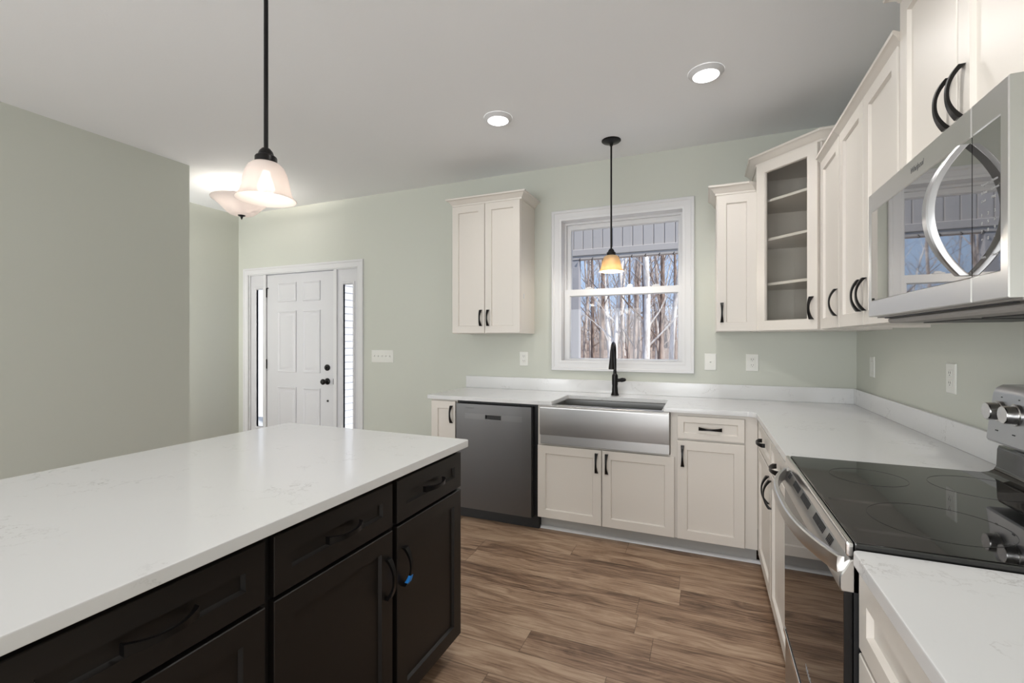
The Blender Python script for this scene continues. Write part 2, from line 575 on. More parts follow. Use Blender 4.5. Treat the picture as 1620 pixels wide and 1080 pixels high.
# back wall with a window opening and the entry door opening
WX0, WX1, WZ0, WZ1 = -2.016, -1.066, 1.128, 2.318
DX0, DX1, DZ1 = -5.705, -4.138, 2.075
bm = NB()
box(bm, XE - WT, DX0 - 0.06, 0, WT, 0, CEIL)
box(bm, DX0 - 0.06, DX1 + 0.06, 0, WT, DZ1 + 0.055, CEIL)
box(bm, DX1 + 0.06, WX0, 0, WT, 0, CEIL)
box(bm, WX0, WX1, 0, WT, 0, WZ0)
box(bm, WX0, WX1, 0, WT, WZ1, CEIL)
box(bm, WX1, WT, 0, WT, 0, CEIL)
struct('wall_back', bm, M['wall'], 'sage green wall holding the window and the front door', 'wall')
bm = NB(); box(bm, 0, WT, REAR, 0, 0, CEIL)
struct('wall_right', bm, M['wall'], 'sage green wall behind the stove and microwave', 'wall')
bm = NB()
box(bm, XL - 0.12, XL, REAR, -1.2, 0, CEIL)
struct('wall_left', bm, M['wall'], 'sage green partition ending beside the foyer', 'wall')
bm = NB(); box(bm, XE - WT, XE, REAR, 0, 0, CEIL)
struct('wall_foyer', bm, M['wall'], 'sage green foyer wall beyond the partition', 'wall')
bm = NB(); box(bm, XE - WT, WT, REAR - WT, REAR, 0, CEIL)
struct('wall_rear', bm, M['wall'], 'sage green wall of the living area', 'wall')

def baseboard(name, x0, x1, y0, y1):
    bm = NB(); box(bm, x0, x1, y0, y1, 0, 0.10, 0.003); box(bm, x0 + 0.002, x1 - 0.002, y0 + 0.002, y1 - 0.002, 0.10, 0.115, 0.003)
    struct(name, bm, M['trim'], 'white baseboard along the sage wall', 'baseboard')
baseboard('baseboard_back', -4.062, -2.88, -0.014, 0)
baseboard('baseboard_left', XL, XL + 0.014, REAR, -1.2)
baseboard('baseboard_foyer', XE, XE + 0.014, REAR, 0)

# ------------------------------------------------------------------ window
win = thing('window_1', 'white double-hung window over the sink looking onto bare woods', 'window', (0, 0, 0), 0, None, 'structure')
bm = NB()
picture_frame(bm, -2.096, -0.992, 1.0855, 2.3997, [(0, 0), (0, 0.014), (0.004, 0.018), (0.020, 0.018), (0.026, 0.013), (0.056, 0.011), (0.064, 0.014), (0.070, 0.014), (0.0835, 0.010), (0.0835, -0.02)])
part('casing', bm, M['trim'], win)
bm = NB()
picture_frame(bm, WX0 - 0.004, WX1 + 0.004, WZ0 - 0.004, WZ1 + 0.004, [(0, -WT), (0, 0.0), (0.0045, 0.0), (0.012, -0.03), (0.014, -0.06), (0.03, -0.06), (0.03, -0.095), (0.04, -0.095), (0.04, -WT)])
part('jamb', bm, M['trim'], win)
GX0, GX1 = -1.952, -1.112
def sash(name, z0, z1, gz0, gz1, y):
    bm = NB()
    x0, x1 = WX0 + 0.012, WX1 - 0.012
    def R(a, b, c, d, yy): return [(a, yy, c), (b, yy, c), (b, yy, d), (a, yy, d)]
    rings(bm, [R(x0, x1, z0, z1, y + 0.03), R(x0, x1, z0, z1, y), R(GX0 - 0.008, GX1 + 0.008, gz0 - 0.008, gz1 + 0.008, y), R(GX0, GX1, gz0, gz1, y + 0.012), R(GX0, GX1, gz0, gz1, y + 0.03)])
    s = part(name, bm, M['trim'], win)
    bm = NB(); box(bm, GX0 - 0.004, GX1 + 0.004, y + 0.016, y + 0.020, gz0 - 0.004, gz1 + 0.004)
    part('pane', bm, M['glass'], s)
    return s
up = sash('upper_sash', 1.705, WZ1 - 0.012, 1.755, 2.250, 0.085)
lo = sash('lower_sash', WZ0 + 0.012, 1.752, 1.187, 1.694, 0.050)
for lx in (-1.80, -1.27):
    bm = NB(); box(bm, lx - 0.03, lx + 0.03, 0.045, 0.085, 1.752, 1.762, 0.003); box(bm, lx - 0.012, lx + 0.022, 0.05, 0.07, 1.762, 1.770, 0.002)
    part('sash_lock', bm, M['trim'], lo)

# ------------------------------------------------------------------ front door with sidelights
dr = thing('door_1', 'white six-panel front door between two narrow sidelights', 'door', (0, 0, 0), 0, None, 'structure')
bm = NB()
cx0, cx1, czt, cw = -5.779, -4.065, 2.145, 0.074
prof = [(0, 0), (0, 0.014), (0.004, 0.018), (0.018, 0.018), (0.024, 0.013), (0.052, 0.011), (0.060, 0.014), (0.066, 0.014), (cw, 0.010), (cw, -0.03)]
rings(bm, [[(cx0 + k, -p, 0), (cx0 + k, -p, czt - k), (cx1 - k, -p, czt - k), (cx1 - k, -p, 0)] for k, p in prof], False)
part('casing', bm, M['trim'], dr)
bm = NB()
box(bm, DX0, DX1, 0.0, 0.05, DZ1 - 0.012, DZ1)
for a, b in ((DX0, DX0 + 0.012), (DX1 - 0.012, DX1), (-5.478, -5.440), (-4.462, -4.420)):
    box(bm, a, b, 0.004, 0.048, 0, DZ1 - 0.012, 0.002)
part('frame', bm, M['trim'], dr)
def sidelight(x0, x1, g0, g1):
    bm = NB()
    slab_hole(bm, x0, x1, 0.02, DZ1 - 0.012, g0, g1, 0.36, 1.905, 0.022, 0.044)
    s = part('sidelight', bm, M['door'], dr)
    bm = NB()
    picture_frame(bm, g0 - 0.03, g1 + 0.03, 0.33, 1.935, [(0, 0), (0.004, 0.008), (0.018, 0.010), (0.030, 0.002), (0.030, -0.02)], 0.022)
    part('glazing_bead', bm, M['door'], s)
    bm = NB(); box(bm, g0 - 0.002, g1 + 0.002, 0.036, 0.040, 0.358, 1.907)
    part('pane', bm, M['glass'], s)
sidelight(DX0 + 0.012, -5.478, -5.606, -5.504)
sidelight(-4.420, DX1 - 0.012, -4.345, -4.222)
# leaf with six raised panels
lx0, lx1, ly = -5.436, -4.466, 0.022
bm = NB()
box(bm, lx0, lx1, ly, ly + 0.044, 0.012, DZ1 - 0.018)
leaf = part('door_leaf', bm, M['door'], dr)
for c0, c1 in ((-5.275, -4.995), (-4.900, -4.655)):
    for z0, z1 in ((0.22, 0.825), (0.985, 1.655), (1.755, 1.965)):
        bm = NB()
        def R(k, y): return [(c0 + k, y, z0 + k), (c1 - k, y, z0 + k), (c1 - k, y, z1 - k), (c0 + k, y, z1 - k)]
        rings(bm, [R(0, ly + 0.002), R(0.003, ly - 0.009), R(0.010, ly - 0.010), R(0.024, ly - 0.0008), R(0.034, ly - 0.0008), R(0.064, ly - 0.012)], True, False, True)
        part('raised_panel', bm, M['door'], leaf)
for hz in (1.863, 1.069, 0.25):
    bm = NB(); lathe(bm, [(0.0065, -0.052), (0.0065, 0.052)], (lx0 - 0.003, ly - 0.008, hz), 10, 'z', True, True)
    if hz > 1.5:
        box(bm, lx0 - 0.022, lx0 + 0.02, ly - 0.006, ly - 0.002, hz + 0.045, hz + 0.056)
    part('hinge', bm, M['black'], leaf)
bm = NB(); lathe(bm, [(0.033, 0), (0.033, -0.012), (0.028, -0.018), (0.012, -0.020), (0.012, -0.034), (0.006, -0.036)], (-4.556, ly, 1.048), 28, 'y', False, True)
part('deadbolt', bm, M['black'], leaf)
bm = NB(); lathe(bm, [(0.034, 0), (0.034, -0.008), (0.026, -0.014), (0.013, -0.018), (0.012, -0.036), (0.020, -0.046), (0.029, -0.058), (0.030, -0.070), (0.022, -0.080), (0.010, -0.083)], (-4.556, ly, 0.904), 28, 'y', False, True)
part('door_knob', bm, M['black'], leaf)
bm = NB(); disc(bm, 0.011, (-4.552, ly - 0.003, 0.70), 16, 0.008, 'y')
part('peep_plug', bm, M['black'], leaf)
bm = NB(); box(bm, -4.480, -4.472, ly - 0.004, ly, 0.875, 0.935)
part('latch_plate', bm, M['black'], leaf)

# ------------------------------------------------------------------ cabinets
def pull(parent, cx, cz, yf, vertical=True):
    bm = NB(); arch_pull(bm, cx, cz, yf, vertical)
    return part('handle', bm, M['black'], parent, 'black arched pull')

def door(parent, x0, x1, z0, z1, yf, hx=None, hz=None, m=None, fw=0.056):
    bm = NB(); shaker(bm, x0, x1, z0, z1, yf, 0.02, fw)
    d = part('door', bm, m or M['cream'], parent)
    if hx is not None:
        pull(d, hx, hz, yf)
    return d

def drawer(parent, x0, x1, z0, z1, yf, m=None, fw=0.036):
    bm = NB(); shaker(bm, x0, x1, z0, z1, yf, 0.02, fw)
    d = part('drawer', bm, m or M['cream'], parent)
    pull(d, (x0 + x1) / 2, (z0 + z1) / 2, yf, False)
    return d

WG = 'cream wall cabinets'
def wall_cabinet(label, loc, rz, w, h, doors, ctop, crown_path=None, e0=0, e1=0, d=0.313, hz=0.125, stile=0.0):
    t = thing('wall_cabinet', label, 'cabinet', loc, rz, WG)
    bm = NB()
    box(bm, 0, w, -d, 0, 0.012, h)
    box(bm, 0, w, -d, -d + 0.02, 0, 0.012); box(bm, 0, 0.018, -d + 0.02, 0, 0, 0.012); box(bm, w - 0.018, w, -d + 0.02, 0, 0, 0.012)
    part('body', bm, M['cream'], t)
    yf = -d - 0.022
    for x0, x1, side in doors:
        hx = x0 + 0.030 if side == 'l' else x1 - 0.030
        door(t, x0, x1, 0.004, h - 0.012, yf, hx, hz)
    bm = NB()
    crown(bm, crown_path or [(0, -0.001), (0, -d), (w, -d), (w, -0.001)], ctop, e0, e1)
    part('crown_molding', bm, M['cream'], t)
    return t

wl = wall_cabinet('cream wall cabinet with two doors, alone left of the window', (-2.857, 0, 1.388), 0, 0.607, 1.060, [(0.002, 0.298, 'r'), (0.303, 0.605, 'l')], 1.054)
bm = NB(); box(bm, 0.607, 0.611, -0.262, -0.246, 0.275, 0.315, 0.002)
part('bumper', bm, M['trim'], wl, 'small white clip on the side panel')
wall_cabinet('narrow cream wall cabinet with one door, between window and glass corner cabinet', (-0.850, 0, 1.390), 0, 0.240, 0.910, [(0.003, 0.236, 'l')], 0.904,
             [(0, -0.001), (0, -0.313), (0.240, -0.313)], 0, -1.0)
# run on the right wall: local x runs towards the camera
wall_cabinet('cream wall cabinet with one door, right of the glass corner cabinet', (0, -0.612, 1.390), -PI / 2, 0.446, 0.930, [(0.068, 0.441, 'r')], 0.885,
             [(0.06, -0.313), (0.446, -0.313)], -0.6, 0)
wall_cabinet('cream wall cabinet with paired doors, just left of the microwave', (0, -1.060, 1.390), -PI / 2, 0.722, 0.930, [(0.004, 0.357, 'r'), (0.362, 0.718, 'l')], 0.885,
             [(0, -0.313), (0.722, -0.313)], 0, 0.8)
wall_cabinet('cream wall cabinet with two short doors above the microwave', (0, -1.784, 1.820), -PI / 2, 0.764, 0.620, [(0.012, 0.378, 'r'), (0.384, 0.752, 'l')], 0.610, None, 0, 0, 0.313, 0.122)

# diagonal corner cabinet with a glass door
cc = thing('corner_wall_cabinet', 'diagonal corner wall cabinet with glass door showing three empty shelves', 'cabinet', (0, 0, 1.390), 0, WG)
H = 1.070
fr = [(-0.610, -0.001), (-0.610, -0.313), (-0.313, -0.610), (-0.001, -0.610)]
bm = NB()
box(bm, -0.610, -0.594, -0.305, -0.001, 0, H); box(bm, -0.305, -0.001, -0.610, -0.594, 0, H)
box(bm, -0.594, -0.001, -0.010, -0.001, 0, H); box(bm, -0.010, -0.001, -0.594, -0.010, 0, H)
inner = [(-0.594, -0.010), (-0.594, -0.300), (-0.300, -0.594), (-0.010, -0.594), (-0.010, -0.010)]
prism(bm, inner, 0.0, 0.018); prism(bm, inner, H - 0.018, H)
body = part('body', bm, M['cream'], cc)
for z in (0.300, 0.585, 0.832):
    bm = NB(); prism(bm, [(-0.592, -0.012), (-0.592, -0.280), (-0.280, -0.592), (-0.012, -0.592), (-0.012, -0.012)], z - 0.009, z + 0.009, 0.002, 1)
    part('shelf', bm, M['cream'], cc)
# face frame and door built flat, then turned to the 45 degree front
DM = Matrix.Translation((-0.313, -0.610, 0)) @ Matrix.Rotation(-PI / 4, 4, 'Z') @ Matrix.Translation((-0.420, 0, 0))
bm = NB(); slab_hole(bm, 0.0, 0.420, 0, H, 0.035, 0.385, 0.035, H - 0.045, -0.0, 0.018); xform(bm, DM)
part('face_frame', bm, M['cream'], cc)
bm = NB()
dx0, dx1, dz0, dz1, fw = 0.012, 0.408, 0.004, H - 0.010, 0.060
def RR(k, y): return [(dx0 + k, y, dz0 + k), (dx1 - k, y, dz0 + k), (dx1 - k, y, dz1 - k), (dx0 + k, y, dz1 - k)]
V = rings(bm, [RR(0, -0.002), RR(0, -0.020), RR(0.002, -0.022), RR(fw, -0.022), RR(fw + 0.004, -0.014), RR(fw + 0.004, -0.002)])
for i in range(4):
    bm.faces.new((V[5][i], V[5][(i + 1) % 4], V[0][(i + 1) % 4], V[0][i]))
bmesh.ops.recalc_face_normals(bm, faces=bm.faces[:])
xform(bm, DM)
gd = part('door', bm, M['cream'], cc)
bm = NB(); box(bm, dx0 + fw, dx1 - fw, -0.012, -0.008, dz0 + fw, dz1 - fw); xform(bm, DM)
part('pane', bm, M['cab_glass'], gd, 'clear glass pane')
bm = NB(); arch_pull(bm, dx1 - 0.030, 0.127, -0.022); xform(bm, DM)
part('handle', bm, M['black'], gd, 'black arched pull')
bm = NB(); crown(bm, fr, H - 0.008)
part('crown_molding', bm, M['cream'], cc)

# base cabinets
BG = 'cream base cabinets'
def base_body(t, w, m, mk, d=0.612, top=0.882, kick=0.548):
    bm = NB(); box(bm, 0, w, -d, 0, 0.10, top)
    part('body', bm, m, t)
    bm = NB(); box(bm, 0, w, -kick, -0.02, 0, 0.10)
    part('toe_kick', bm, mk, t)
YF = -0.635
c = thing('base_cabinet', 'slim cream base cabinet at the left end of the counter, beside dishwasher', 'cabinet', (-2.868, -0.003, 0), 0, BG)
base_body(c, 0.222, M['cream'], M['kick'])
door(c, 0.004, 0.214, 0.105, 0.873, YF, 0.184, 0.775)
c = thing('base_cabinet', 'cream sink base cabinet with two doors under the steel sink', 'cabinet', (-2.000, -0.003, 0), 0, BG)
bm = NB()
w = 0.910
box(bm, 0, w, -0.612, 0, 0.10, 0.612); box(bm, 0, 0.024, -0.612, 0, 0.612, 0.882); box(bm, w - 0.030, w, -0.612, 0, 0.612, 0.882)
part('body', bm, M['cream'], c)
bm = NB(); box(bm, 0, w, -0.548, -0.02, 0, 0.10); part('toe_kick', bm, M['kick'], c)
door(c, 0.004, 0.448, 0.105, 0.606, YF, 0.448 - 0.030, 0.52)
door(c, 0.455, 0.904, 0.105, 0.606, YF, 0.455 + 0.030, 0.52)
c = thing('base_cabinet', 'cream base cabinet with one drawer over one door, right of the sink', 'cabinet', (-1.090, -0.003, 0), 0, BG)
base_body(c, 0.455, M['cream'], M['kick'])
drawer(c, 0.012, 0.386, 0.726, 0.865, YF)
door(c, 0.012, 0.386, 0.105, 0.714, YF, 0.042, 0.62)
c = thing('base_cabinet', 'cream base cabinet on the right wall, at the inside corner of the counter', 'cabinet', (-0.003, -0.655, 0), -PI / 2, BG)
base_body(c, 0.553, M['cream'], M['kick'])
bm = NB(); box(bm, -0.046, 0.0, -0.630, -0.560, 0.10, 0.882)
part('filler_strip', bm, M['cream'], c)
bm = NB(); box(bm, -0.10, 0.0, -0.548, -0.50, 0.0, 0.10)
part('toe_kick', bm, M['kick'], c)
drawer(c, 0.030, 0.546, 0.726, 0.865, YF)
door(c, 0.030, 0.546, 0.105, 0.714, YF, 0.516, 0.62)
c = thing('base_cabinet', 'cream base cabinet against the far side of the stove', 'cabinet', (-0.003, -1.209, 0), -PI / 2, BG)
base_body(c, 0.570, M['cream'], M['kick'])
drawer(c, 0.008, 0.540, 0.726, 0.865, YF)
door(c, 0.008, 0.540, 0.105, 0.714, YF, 0.038, 0.62)
c = thing('base_cabinet', 'cream drawer cabinet on the near side of the stove', 'cabinet', (-0.003, -2.551, 0), -PI / 2, BG)
base_body(c, 0.61, M['cream'], M['kick'])
for z0, z1 in ((0.722, 0.872), (0.42, 0.712), (0.105, 0.41)):
    drawer(c, 0.004, 0.60, z0, z1, YF, None, 0.046)

# shoe moulding on the toe kicks
def quarter(bm, pts, r=0.018):
    prof = [(0, 0)] + [(r * math.cos(a), r * math.sin(a)) for a in (0, PI / 8, PI / 4, 3 * PI / 8, PI / 2)]
    loops = [[(q.x, q.y, h) for q in offset_path(pts, k)] for k, h in prof]
    rings(bm, loops, False)
bm = NB(); quarter(bm, [(-2.0, -0.552), (-0.551, -0.552), (-0.551, -1.78)])
struct('trim_1', bm, M['trim'], 'white shoe molding along the cream toe kick', 'trim')
bm = NB(); quarter(bm, [(-2.868, -0.552), (-2.648, -0.552)])
struct('trim_2', bm, M['trim'], 'short white shoe molding left of the dishwasher', 'trim')

# ------------------------------------------------------------------ worktops
CT = 0.914
def rounded(pts, rad):
    """polygon with arcs on the corners whose radius is given"""
    out = []
    n = len(pts)
    for i, (p, r) in enumerate(zip(pts, rad)):
        if r == 0:
            out.append(p); continue
        p = Vector(p); a = (Vector(pts[i - 1]) - p).normalized(); b = (Vector(pts[(i + 1) % n]) - p).normalized()
        cth = a.angle(b); tl = r / math.tan(cth / 2)
        p0, p1 = p + a * tl, p + b * tl
        c0 = p + (a + b).normalized() * (r / math.sin(cth / 2))
        v0, v1 = p0 - c0, p1 - c0
        for k in range(6):
            v = v0.lerp(v1, k / 5).normalized() * r
            out.append(tuple(c0 + v))
    return out
wt = thing('worktop', 'L-shaped white quartz counter running around the sink to the stove', 'counter', (0, 0, 0))
pts = [(-0.001, -0.001), (-2.897, -0.001), (-2.897, -0.648), (-1.890, -0.648), (-1.890, -0.238), (-1.160, -0.238), (-1.160, -0.648), (-0.648, -0.648), (-0.648, -1.781), (-0.001, -1.781)]
rad = [0, 0, 0.006, 0.006, 0.012, 0.012, 0.006, 0.045, 0.006, 0]
bm = NB(); prism(bm, rounded(pts, rad), CT - 0.030, CT, 0.0035, 2)
part('slab', bm, M['quartz'], wt)
bm = NB(); box(bm, -2.897, -0.001, -0.021, -0.001, CT, CT + 0.1016, 0.002)
part('backsplash', bm, M['quartz'], wt)
bm = NB(); box(bm, -0.021, -0.001, -1.781, -0.021, CT, CT + 0.1016, 0.002)
part('backsplash', bm, M['quartz'], wt)
wt = thing('worktop', 'short white quartz counter on the near side of the stove', 'counter', (0, 0, 0))
bm = NB(); prism(bm, rounded([(-0.001, -2.550), (-0.648, -2.550), (-0.648, -3.18), (-0.001, -3.18)], [0, 0.012, 0.012, 0]), CT - 0.030, CT, 0.0035, 2)
part('slab', bm, M['quartz'], wt)
bm = NB(); box(bm, -0.021, -0.001, -3.18, -2.550, CT, CT + 0.1016, 0.002)
part('backsplash', bm, M['quartz'], wt)

# ------------------------------------------------------------------ island
bm = NB(); prism(bm, rounded([(-1.8393, -1.9405), (-2.8786, -1.9405), (-2.8786, -3.86), (-1.8393, -3.86)], [0.014, 0.014, 0.014, 0.014]), CT - 0.030, CT, 0.0035, 2)
tag(link_mesh('island_worktop', bm, M['quartz']), 'large white quartz slab covering the dark kitchen island', 'counter')
IG = 'espresso island cabinets'
units = [(-2.411, 0.446, 'l', 'dark island cabinet at the far end, blue tape on its door handle'),
         (-2.886, 0.475, 'r', 'dark island cabinet second from the far end, between two like it'),
         (-3.362, 0.476, 'l', 'dark island cabinet nearest the camera, filling the lower left corner'),
         (-3.838, 0.476, 'r', 'dark island cabinet at the end away from the window')]
for y0, w, hs, lab in units:
    c = thing('island_cabinet', lab, 'cabinet', (-2.50, y0, 0), PI / 2, IG)
    bm = NB(); box(bm, 0, w, -0.612, 0, 0.10, 0.882); part('body', bm, M['espresso_dark'], c)
    bm = NB(); box(bm, 0.0, w, -0.545, -0.02, 0, 0.10); part('toe_kick', bm, M['espresso_dark'], c)
    x1 = w - 0.001 if w < 0.45 else w - 0.012
    drawer(c, 0.012, x1, 0.720, 0.864, -0.634, M['espresso'], 0.050)
    d = door(c, 0.012, x1, 0.103, 0.709, -0.634, 0.012 + 0.034 if hs == 'l' else x1 - 0.034, 0.567, M['espresso'])
# blue tape wrapped round the handle of the far unit
bm = NB()
loops = []
for i in range(5):
    s = -0.052 + 0.026 * i / 4
    tt = s / 0.065
    o = 0.030 * (1 - abs(tt) ** 2.2); w_ = 0.0055 + 0.005 * abs(tt) ** 1.8 + 0.001; th = 0.0062 + 0.0085 * tt * tt
    loops.append([(-w_, o - 0.0008, s), (w_, o - 0.0008, s), (w_, o + th + 0.0008, s), (-w_, o + th + 0.0008, s)])
rings(bm, [[(-1.866 + b, -2.411 + 0.046 + a, 0.567 + z) for a, b, z in lp] for lp in loops], True, True, True)
tag(link_mesh('tape', bm, M['tape']), 'bright blue painter tape wrapped around a dark island door handle', 'tape')

# ------------------------------------------------------------------ farmhouse sink and faucet
sk = thing('sink', 'stainless steel farmhouse sink with apron front below the window', 'sink', (-1.5475, 0, 0))
hw = 0.4245
bm = NB()
def RC(x, yb, yf, z): return [(-x, yf, z), (x, yf, z), (x, yb, z), (-x, yb, z)]
rings(bm, [RC(hw, -0.205, -0.600, 0.64), RC(hw, -0.205, -0.600, 0.880), RC(hw - 0.002, -0.207, -0.602, 0.882), RC(hw - 0.052, -0.226, -0.612, 0.882), RC(hw - 0.056, -0.230, -0.608, 0.878),
           RC(hw - 0.060, -0.234, -0.604, 0.69), RC(hw - 0.085, -0.259, -0.579, 0.664), RC(0.03, -0.41, -0.43, 0.660)], True, True, True)
part('basin', bm, M['steel_h'], sk)
bm = NB()
pr = [(-0.600, 0.622), (-0.6514, 0.622), (-0.6495, 0.681), (-0.6485, 0.6820), (-0.665, 0.6840), (-0.668, 0.74), (-0.6685, 0.80), (-0.667, 0.868), (-0.663, 0.880), (-0.655, 0.887), (-0.645, 0.889), (-0.612, 0.889), (-0.600, 0.8825)]
prism(bm, pr, -hw, hw, 0.003, 2, 'x')
part('apron', bm, M['steel'], sk)
bm = NB(); lathe(bm, [(0.055, 0.0), (0.050, 0.003), (0.036, 0.0), (0.030, -0.003)], (0, -0.42, 0.662), 28, 'z', False, True)
part('drain', bm, M['chrome'], sk)

fc = thing('faucet', 'black pull-down kitchen faucet standing behind the sink', 'faucet', (-1.553, -0.128, CT))
bm = NB(); lathe(bm, [(0.030, 0), (0.030, 0.006), (0.027, 0.012), (0.0235, 0.022), (0.0205, 0.075), (0.0225, 0.085), (0.0225, 0.150), (0.0190, 0.158), (0.0130, 0.165), (0.0130, 0.185)], (0, 0, 0.0005), 24, 'z', True, True)
part('base', bm, M['black'], fc)
bm = NB()
pts = [(0, 0, 0.15), (0, 0, 0.25)]
for i in range(0, 13):
    a = PI * i / 12
    pts.append((0.003 * (1 - math.cos(a)) / 2, -0.070 + 0.070 * math.cos(a), 0.325 + 0.072 * math.sin(a)))
pts.append((0.003, -0.141, 0.31))
tube(bm, pts, 0.0115, 14)
part('spout', bm, M['black'], fc)
bm = NB(); tube(bm, [(0.003, -0.140, 0.345), (0.003, -0.141, 0.30), (0.003, -0.144, 0.255), (0.003, -0.146, 0.215), (0.003, -0.147, 0.205)], [0.0125, 0.0150, 0.0185, 0.0235, 0.022], 18)
part('spray_head', bm, M['black'], fc)
bm = NB(); tube(bm, [(0.015, 0, 0.115), (0.045, 0, 0.117)], [0.014, 0.013], 14); tube(bm, [(0.045, 0, 0.117), (0.060, -0.004, 0.120), (0.078, -0.008, 0.121), (0.084, -0.009, 0.121)], [0.016, 0.0165, 0.012, 0.006], 14)
part('lever', bm, M['black'], fc)

# ------------------------------------------------------------------ dishwasher
dw = thing('dishwasher', 'stainless steel dishwasher under the counter left of the sink', 'dishwasher', (-2.643, -0.004, 0))
bm = NB(); box(bm, 0.004, 0.636, -0.600, -0.02, 0.10, 0.874); part('tub', bm, M['black_plastic'], dw)
bm = NB(); box(bm, 0.002, 0.640, -0.585, -0.52, 0.0, 0.10, 0.002); part('toe_panel', bm, M['black_plastic'], dw)
bm = NB(); box(bm, 0.006, 0.612, -0.636, -0.600, 0.092, 0.866, 0.002); part('door_liner', bm, M['black_plastic'], dw)
bm = NB(); slab_hole(bm, 0.008, 0.606, 0.094, 0.864, 0.250, 0.375, 0.761, 0.790, -0.652, -0.637); part('door', bm, M['steel_dark'], dw)
bm = NB(); slab_hole(bm, 0.082, 0.540, 0.756, 0.795, 0.250, 0.375, 0.761, 0.790, -0.6535, -0.6515); part('control_strip', bm, M['steel_dark_strip'], dw)
bm = NB(); box(bm, 0.2505, 0.3745, -0.640, -0.637, 0.7615, 0.7895); part('handle_pocket', bm, M['slot'], dw)
bm = NB(); picture_frame(bm, 0.247, 0.378, 0.758, 0.793, [(0, 0), (0.001, 0.001), (0.003, 0.001), (0.004, -0.01)], -0.6535); part('pocket_rim', bm, M['steel_dark_strip'], dw)
lettering('logo', 'Whirlpool', 0.017, M['logo'], dw, (0.085, -0.6525, 0.831), FRONT, 0.0, 1.0)

# ------------------------------------------------------------------ range
rg = thing('stove', 'black glass-top electric stove with stainless front on the right wall', 'stove', (-0.003, -1.786, 0), -PI / 2)
RW = 0.760
bm = NB(); box(bm, 0, RW, -0.625, -0.02, 0.075, 0.903); part('body', bm, M['black_plastic'], rg)
for px in (0.05, RW - 0.05):
    for py in (-0.56, -0.08):
        bm = NB(); disc(bm, 0.02, (px, py, 0.0375), 14, 0.075); part('foot', bm, M['black_plastic'], rg)
bm = NB(); box(bm, 0.0, RW, -0.640, -0.060, 0.903, 0.926, 0.005, 2); ck = part('cooktop', bm, M['black_glass'], rg)
bm = NB(); box(bm, 0.0, RW, -0.654, -0.6405, 0.896, 0.9255, 0.0045, 2); part('front_trim', bm, M['chrome'], rg)
for bx, by, r in ((0.205, -0.47, 0.095), (0.565, -0.44, 0.125), (0.205, -0.21, 0.115), (0.565, -0.20, 0.085)):
    bm = NB(); lathe(bm, [(r, 0), (r, 0.0004), (r - 0.0012, 0.0004), (r - 0.0012, 0)], (bx, by, 0.9261), 48)
    part('burner_ring', bm, M['ring'], ck)
# backguard: black riser with a cove at its foot, steel control box above
bm = NB()
pr = [(-0.02, 0.905), (-0.130, 0.9262), (-0.112, 0.930), (-0.100, 0.938), (-0.094, 0.950), (-0.092, 1.000), (-0.088, 1.012), (-0.02, 1.016)]
prism(bm, pr, 0.0, RW, 0.006, 2, 'x')
part('backguard', bm, M['black_glass'], rg)
bm = NB()
pr = [(-0.02, 1.024), (-0.116, 1.028), (-0.120, 1.034), (-0.104, 1.172), (-0.096, 1.190), (-0.082, 1.199), (-0.02, 1.201)]
prism(bm, pr, 0.0, RW, 0.014, 3, 'x')
cp = part('control_panel', bm, M['panel_steel'], rg)
for kx in (0.060, 0.142, RW - 0.142, RW - 0.060):
    bm = NB(); kz = 1.122; ky = -0.110
    lathe(bm, [(0.031, 0.004), (0.031, -0.006), (0.029, -0.008), (0.027, -0.008)], (kx, ky, kz), 30, 'y', False, True)
    lathe(bm, [(0.0265, -0.006), (0.0255, -0.029), (0.0235, -0.032)], (kx, ky, kz), 30, 'y', False, True)
    part('knob', bm, M['knob_steel'], cp)
for kx in (0.060, 0.142, RW - 0.142, RW - 0.060):
    bm = NB(); box(bm, kx - 0.006, kx + 0.006, -0.1180, -0.1150, 1.064, 1.067); part('marking', bm, M['slot'], cp)
    bm = NB(); box(bm, kx - 0.003, kx + 0.003, -0.1060, -0.1040, 1.163, 1.166); part('marking', bm, M['slot'], cp)
bm = NB(); box(bm, 0.245, 0.515, -0.1125, -0.105, 1.075, 1.155, 0.002); part('display', bm, M['black_glass'], cp)
# oven door
bm = NB(); box(bm, 0.003, RW - 0.003, -0.640, -0.627, 0.325, 0.892); od = part('oven_door', bm, M['black_plastic'], rg)
bm = NB(); box(bm, 0.004, RW - 0.004, -0.657, -0.641, 0.326, 0.826, 0.003, 2); part('door_glass', bm, M['oven_glass'], od)
bm = NB()
pr = [(-0.628, 0.822), (-0.661, 0.822), (-0.664, 0.828), (-0.664, 0.852), (-0.658, 0.862), (-0.646, 0.887), (-0.640, 0.890), (-0.628, 0.890)]
prism(bm, pr, 0.003, RW - 0.003, 0.002, 1, 'x')
part('door_top_rail', bm, M['steel_h'], od)
